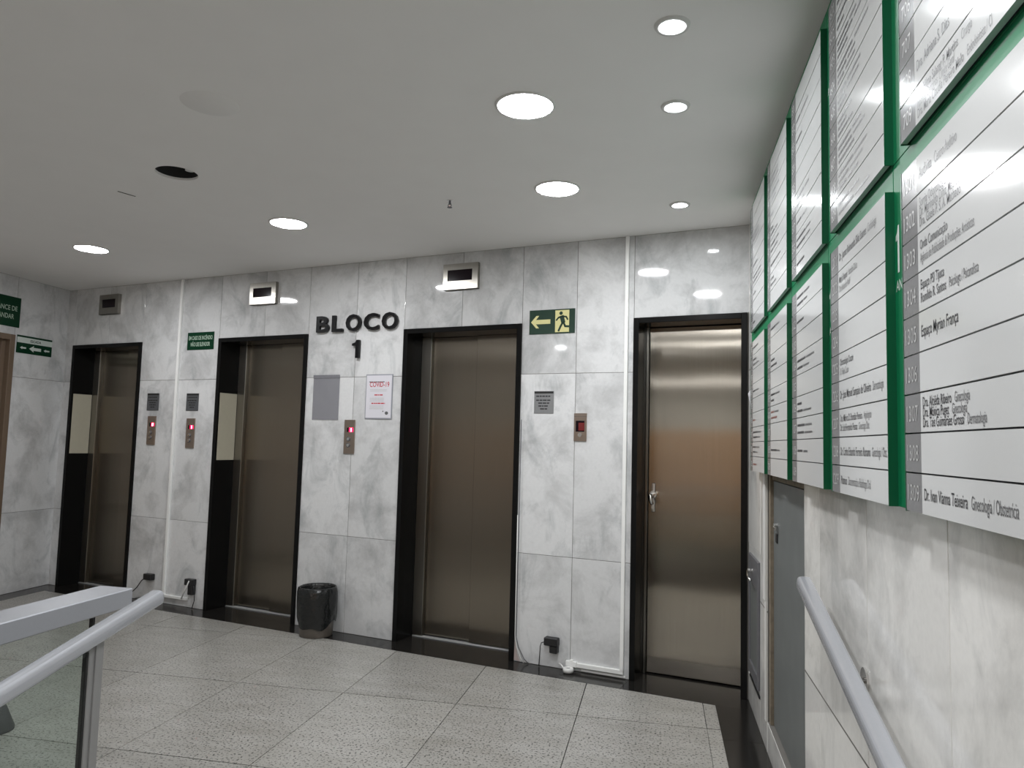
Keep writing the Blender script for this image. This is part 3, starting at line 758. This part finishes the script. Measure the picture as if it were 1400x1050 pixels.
# ------------------------------------------------------------------ directory boards on the right wall
UP, UL, RH, NR = 0.578, 0.475, 0.06835, 9
NC = 0.082
PF = -0.054                      # plate front
def strip_mesh():
    b = MB(); x0 = 0.103
    b.box(x0, x0 + NC, PF, PF + 0.011, 0.0014, RH - 0.0014, M['grey_print']); b.box(x0 + NC, x0 + UL, PF, PF + 0.011, 0.0014, RH - 0.0014, M['silver'])
    bm = b.bm; i = b.slot(M['silver_edge'])
    for fc in bm.faces:
        if abs(fc.normal.z) > 0.9: fc.material_index = i
    return b.mesh('name_strip')
strip = strip_mesh()
def board_mesh():
    b = MB(); b.box(0, UP - 0.003, -0.0375, 0, 0.0, RH * NR + 0.0535, M['green'], 0.001); return b.mesh('backing_board')
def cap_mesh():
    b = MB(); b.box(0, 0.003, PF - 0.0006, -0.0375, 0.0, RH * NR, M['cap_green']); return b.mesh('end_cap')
def core_mesh():
    b = MB(); b.box(0.106, 0.103 + UL - 0.003, PF + 0.0105, -0.0375, 0.005, RH * NR - 0.004, M['line']); return b.mesh('plate_core')
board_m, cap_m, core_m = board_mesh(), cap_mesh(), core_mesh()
B_, G_ = 'ink', 'ink_grey'
T13 = {1: [[('Audivita', B_), ('Centro Auditivo', G_)]],
       2: [[('Sorria Odontologia', B_), ('Tratamento', G_)], [('Dr. Marinaldo Diniz Machado', B_)], [('Dra. Gisele P. S. A. Machado', B_)]],
       3: [[('Onda Comunicação', B_)], [('Agência de Publicidade & Produções Artísticas', G_)]],
       4: [[('Espaço PSI Tijuca', B_)], [('Romildo R. Santos', B_), ('Psicólogo / Psicanalista', G_)]],
       5: [[('Espaço Myrian França', B_)]],
       7: [[('Dra. Alciêda Ribeiro', B_), ('Ginecologia', G_)], [('Dra. Mônica Puget', B_), ('Ginecologia', G_)], [('Dra. Tais Guimarães Grossi', B_), ('Dermatologia', G_)]],
       9: [[('Dr. Ivan Vianna Teixeira', B_), ('Ginecologia / Obstetrícia', G_)]]}
T7 = {8: [[('Dra. Adriana S. Dias', B_)]],
      9: [[('Dra. Hilma Salazar P. Martins', B_), ('Cirurgia', G_)], [('Implantes Dentários  Clínica Geral', G_)], [('Dra. Maria Claudia Pereira Melo', B_), ('Endodontista / Cl', G_)]]}
T12 = {1: [[('Dr. Juarez Raimundo Silva Soares', B_), ('Cardiologia', G_)]], 2: [[('Maria Raquel', B_), ('Nutrição Clínica', G_)], [('      Dra. Alessandra Wolff', G_)]],
       5: [[('Odontologia Couzin', B_)], [('Dr. Felipe Couzin', G_)]], 6: [[('Dr. José Manuel Sampaio de Oliveira', B_), ('Dermatologia', G_)]],
       7: [[('Dra. Mônica D. Brandão Pereira', B_), ('Angiologista', G_)], [('Dr. Luiz Fernando Pessoa', B_), ('Ginecologia Obst.', G_)]],
       8: [[('Dr. Carlos Eduardo Ferreira Romano', B_), ('Ginecologia / Obst.', G_)]], 9: [[('Platmos', B_), ('Documentação e Radiologia Oral', G_)]]}
rt = random.Random(11)
def letters_row(parent, lines, k):
    b = MB(); n = len(lines)
    lh = RH / (n + 1) if n > 1 else RH / 2
    sz = 0.0235 if n > 1 else 0.028
    for i, runs in enumerate(lines):
        x = 0.103 + NC + 0.012; z = RH - lh * (i + 1) - sz * 0.33
        k_ = 1.0
        for trial in (0, 1):                       # squeeze a line that would run off its strip
            t_b = MB() if trial == 0 else b; x = x_ = 0.103 + NC + 0.012
            for s_, m_ in runs:
                x = text_bm(t_b, s_, x, z, sz, M[m_], PF - 0.0006, 0.005 if m_ == B_ else 0.0, (0.65 if m_ == B_ else 0.50) * k_) + 0.013 * k_
            if trial == 0:
                t_b.bm.free(); k_ = min(1.0, (0.103 + UL - 0.006 - x_) / max(1e-3, x - 0.013 - x_))
    b.build('lettering', parent)
def marks_row(parent, n, red=False):
    b = MB(); lh = RH / (n + 1)
    for i in range(n):
        x = 0.103 + NC + 0.012; z = RH - lh * (i + 1) - 0.005
        w1 = rt.uniform(0.06, 0.16)
        scribble(b, x, z, 0.0072, w1, M['faded_red' if red else B_], rt, PF - 0.0006)
        if rt.random() < 0.6: scribble(b, x + w1 + 0.012, z, 0.006, rt.uniform(0.05, 0.12), M[G_], rt, PF - 0.0006)
    b.build('lettering', parent)
order = ['nearest the camera', 'second from the camera', 'middle of its row', 'second from the elevator corner', 'against the elevator corner']
near = [0.970, 1.548, 2.126, 2.703, 3.279]
for row, (zb, first) in enumerate([(1.2485, 13), (1.918, 7)]):
    for c in range(5):
        yfar = near[c] + UL + 0.103
        fl = first - c
        t_ = thing('directory_board', 'silver office directory board on green backing, %s row, %s' % ('lower' if row == 0 else 'upper', order[c]), 'directory board', (XR, yfar, zb), -PI / 2, 'office directory boards on the right wall')
        inst(board_m, 'backing_board', t_); inst(core_m, 'plate_core', t_)
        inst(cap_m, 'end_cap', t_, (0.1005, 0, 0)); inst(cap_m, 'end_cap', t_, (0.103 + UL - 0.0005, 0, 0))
        for k in range(1, NR + 1):
            s_ = inst(strip, 'name_strip', t_, (0, random.uniform(-0.0003, 0.0003), RH * (NR - k)))
            b = MB(); text_bm(b, '%d%02d' % (fl, k), 0.103 + NC * 0.5, RH * 0.30, 0.040, M['num'], PF - 0.0006, 0.0, 0.8, 'CENTER'); b.build('room_number', s_)
            T = {(0, 0): T13, (1, 0): T7, (0, 1): T12}.get((row, c))
            if T is not None:
                if k in T: letters_row(s_, T[k], k)
            elif rt.random() < 0.72 or row == 1 and c == 1 and k < 7:
                n = rt.choice([1, 1, 2, 2]) if not (row == 1 and c == 1) else rt.choice([2, 3, 3])
                marks_row(s_, n, red=(row == 0 and c >= 3 and k in (6, 9)))
        b = MB(); 
        if fl > 9:
            one_bm(b, 0.011, RH * 6.56, 0.021, 0.093, M['sign_white'], -0.0381); text_bm(b, str(fl)[1], 0.068, RH * 6.56, 0.13, M['sign_white'], -0.0381, 0.01, 1, 'CENTER', fit=0.044)
        else: text_bm(b, str(fl), 0.056, RH * 6.56, 0.13, M['sign_white'], -0.0381, 0.01, 1, 'CENTER', fit=0.04)
        text_bm(b, 'ANDAR', 0.056, RH * 6.05, 0.03, M['sign_white'], -0.0381, 0.01, 1, 'CENTER', fit=0.092); b.build('floor_lettering', t_)

# ------------------------------------------------------------------ cabinet door and hatch in the right wall
t_ = thing('service_cabinet', 'grey steel service cabinet door recessed under the directory boards', 'cabinet', (XR, 3.595, 0.135), -PI / 2)
b = MB(); b.box(0.045, 0.888, 0.022, 0.034, 0.004, 1.075, M['cabinet'], 0.002); leaf = b.build('door', t_)
b = MB(); b.box(0.002, 0.045, 0.008, 0.05, 0.002, 1.106, M['rust']); b.build('side_jamb', t_, 'dirty brown plaster edge')
b = MB(); b.box(0.045, 0.888, 0.016, 0.05, 1.08, 1.107, M['rust']); b.build('head', t_, 'dirty brown plaster edge')
b = MB(); b.cyl((0.15, 0.022, 0.885), (0.15, 0.006, 0.885), 0.012, M['chrome']); b.box(0.144, 0.2, 0.004, 0.012, 0.868, 0.882, M['chrome'], 0.002); b.box(0.13, 0.17, 0.016, 0.022, 0.81, 0.85, M['black'], 0.002); b.build('latch', leaf)
for zz in (0.86, 0.08):
    b = MB(); b.box(0.862, 0.884, 0.014, 0.024, zz, zz + 0.07, M['black'], 0.002); b.build('hinge', leaf)
b = MB(); b.box(-0.055, 0.0, -0.012, 0.0, 0.53, 1.11, M['white'], 0.002); b.box(-0.03, 0.0, -0.008, 0.0, 0.0, 0.53, M['white'], 0.002); b.build('edge_trim', t_, 'off-white edge strip')
t_ = thing('access_hatch', 'small grey framed access hatch low on the wall beside the steel door', 'hatch', (XR, 4.215, 0.19), -PI / 2)
b = MB()
for bx in [(0, 0.03, 0, 0.61), (0.345, 0.375, 0, 0.61), (0.03, 0.345, 0.57, 0.61), (0.03, 0.345, 0, 0.06)]: b.box(bx[0], bx[1], -0.012, 0, bx[2], bx[3], M['cabinet_dark'], 0.002)
b.build('frame', t_)
b = MB(); b.box(0.03, 0.345, -0.005, 0, 0.06, 0.46, M['cabinet'], 0.002); b.build('door', t_)
b = MB(); b.box(0.03, 0.345, -0.008, 0, 0.462, 0.57, M['cabinet_dark'], 0.002); dp = b.build('lock_panel', t_)
b = MB(); b.cyl((0.12, -0.008, 0.53), (0.12, -0.03, 0.53), 0.012, M['chrome']); b.tube([(0.12, -0.03, 0.53), (0.16, -0.034, 0.51), (0.24, -0.03, 0.50)], 0.006, M['chrome']); b.build('latch', dp)
b = MB(); b.box(0.0, 0.38, -0.006, 0, -0.035, -0.022, M['black']); b.build('bottom_gap', t_)
t_ = thing('paper_scrap', 'torn white paper scrap stuck beside the directory boards at the door frame', 'paper', (XR, 4.10, 1.55), -PI / 2)
b = MB(); b.poly([(0, -0.004, 0), (0.05, -0.02, 0.02), (0.06, -0.035, 0.09), (0.02, -0.02, 0.11), (-0.03, -0.01, 0.06)], M['paper'], (0, 0.002, 0)); b.build('scrap', t_)

# ------------------------------------------------------------------ handrails
SL = 0.2185
def rail_profile(w_, h_):
    pts = []
    for k in range(20):
        a = 2 * PI * k / 20; c_, s_ = math.cos(a), math.sin(a)
        pts.append((w_ / 2 * math.copysign(abs(c_) ** 0.55, c_), h_ / 2 * math.copysign(abs(s_) ** 0.75, s_)))
    return pts
def rail_mesh(b, p0, p1, w_, h_, m):
    prof = rail_profile(w_, h_); t = bmesh.new()
    R = [[t.verts.new(Vector(p) + Vector((px, 0, pz))) for px, pz in prof] for p in (p0, p1)]
    n = len(prof)
    for k in range(n):
        fc = t.faces.new((R[0][k], R[0][(k + 1) % n], R[1][(k + 1) % n], R[1][k])); fc.smooth = True
    t.faces.new(R[0]); t.faces.new(R[1]); bmesh.ops.recalc_face_normals(t, faces=t.faces[:])
    b.add(t, m)
t_ = thing('wall_handrail', 'sloping satin aluminium handrail on the right marble wall', 'handrail', (0.424, 2.36, 0.957))
b = MB(); rail_mesh(b, (0, 0, 0), (0, -2.9, -2.9 * SL), 0.044, 0.044, M['alu']); b.build('rail', t_)
for yy in (-0.42, -1.6, -2.6):
    b = MB(); zc = yy * SL
    b.tube([(0.004, yy, zc - 0.015), (0.01, yy, zc - 0.05), (0.035, yy, zc - 0.055), (0.06, yy, zc - 0.055)], 0.007, M['chrome'])
    b.cyl((0.056, yy, zc - 0.055), (0.062, yy, zc - 0.055), 0.03, M['chrome']); b.build('bracket', t_)
t_ = thing('ramp_balustrade', 'sloping aluminium handrail on a post with green glass, at the left of the ramp', 'handrail', (-1.44, 1.97, 0.0))
zc0 = 0.872
b = MB(); rail_mesh(b, (0, 0, zc0), (0, -2.6, zc0 - 2.6 * SL), 0.05, 0.042, M['alu']); b.build('rail', t_)
for k, yy in enumerate((-0.235, -1.5, -2.45)):
    zr = zc0 + SL * yy - 0.018; zb = (1.97 + yy - YF) * SL
    b = MB(); b.box(-0.008, 0.008, yy - 0.026, yy + 0.026, zb, zr, M['alu_grey'], 0.002)
    b.box(-0.004, 0.012, yy - 0.007, yy + 0.007, zb, zr, M['alu_grey'], 0.001); po = b.build('post', t_)
    b = MB(); b.box(-0.05, 0.05, yy - 0.05, yy + 0.05, zb - 0.006, zb + 0.012, M['alu_grey'], 0.002); b.build('base_plate', po)
for ya, yb in ((-0.262, -1.48), (-1.52, -2.43)):
    b = MB()
    pts = [(-0.004, ya, zc0 + SL * ya - 0.03), (-0.004, yb, zc0 + SL * yb - 0.03), (-0.004, yb, (1.97 + yb - YF) * SL + 0.06), (-0.004, ya, (1.97 + ya - YF) * SL + 0.06)]
    b.poly(pts, M['glass'], (0.008, 0, 0)); g = b.build('glass_panel', t_)
    b = MB(); b.box(-0.006, 0.006, ya - 0.006, ya + 0.002, pts[3][2], pts[0][2], M['gasket']); b.build('gasket', g)
t_ = thing('guard_rail', 'level grey box-section guard rail behind the sloping handrail', 'guard rail', (-1.69, 2.118, 0))
b = MB(); b.box(-0.063, 0.057, -3.2, 0.0, 0.803, 0.860, M['beam'], 0.003); b.build('top_rail', t_)
b = MB(); b.box(-0.005, 0.005, -3.1, -0.12, 0.08, 0.79, M['glass']); b.build('glass_panel', t_)
for yy in (-0.10, -3.12):
    b = MB(); b.box(-0.006, 0.006, yy - 0.006, yy + 0.006, 0.0, 0.803, M['gasket'], 0.001); b.build('post', t_)
b = MB(); b.box(-0.02, 0.02, -3.15, -0.1, 0.0, 0.085, M['alu_grey'], 0.002); b.build('bottom_channel', t_)
t_ = thing('cone_base', 'dark grey conical rubber base on the tiles behind the glass', 'stand base', (-2.93, 2.93, 0))
b = MB(); b.lathe([(0.002, 0.0), (0.085, 0.0), (0.085, 0.012), (0.05, 0.10), (0.03, 0.125), (0.002, 0.13)], M['cone'], 32); b.build('base', t_)

# ------------------------------------------------------------------ waste bin with bag
t_ = thing('waste_bin', 'round waste bin lined with a black plastic bag beside the second elevator', 'bin', O + W * -3.405 + N * 0.138, TH)
b = MB(); b.lathe([(0.002, 0.0), (0.108, 0.0), (0.112, 0.006), (0.122, 0.30), (0.119, 0.302), (0.108, 0.02), (0.002, 0.02)], M['bin'], 40); b.build('bin_body', t_)
rb = random.Random(5)
ph = [rb.uniform(0, 6.28) for _ in range(8)]
def wob(a, z): return 0.018 * math.sin(5 * a + ph[0] + 9 * z) + 0.012 * math.sin(11 * a + ph[1] - 22 * z) + 0.008 * math.sin(19 * a + ph[2] + 31 * z) + 0.01 * math.sin(2 * a + ph[3])
prof = [(0.05, 0.16), (0.098, 0.19), (0.112, 0.27), (0.116, 0.318), (0.121, 0.330), (0.128, 0.326), (0.135, 0.30), (0.136, 0.25), (0.135, 0.20), (0.132, 0.15), (0.129, 0.115), (0.126, 0.09)]
b = MB(); b.lathe(prof, M['bag'], 72, wob)
for v in b.bm.verts:
    a = math.atan2(v.co.y, v.co.x); k_ = max(0.0, (0.16 - v.co.z) / 0.07) if v.co.x ** 2 + v.co.y ** 2 > 0.0115 else 0.0
    v.co.z += k_ * (0.022 * math.sin(2 * a + 0.6) + 0.012 * math.sin(5 * a + 1.0)) - k_ * 0.012
b.build('bag', t_, 'crumpled black plastic bag')
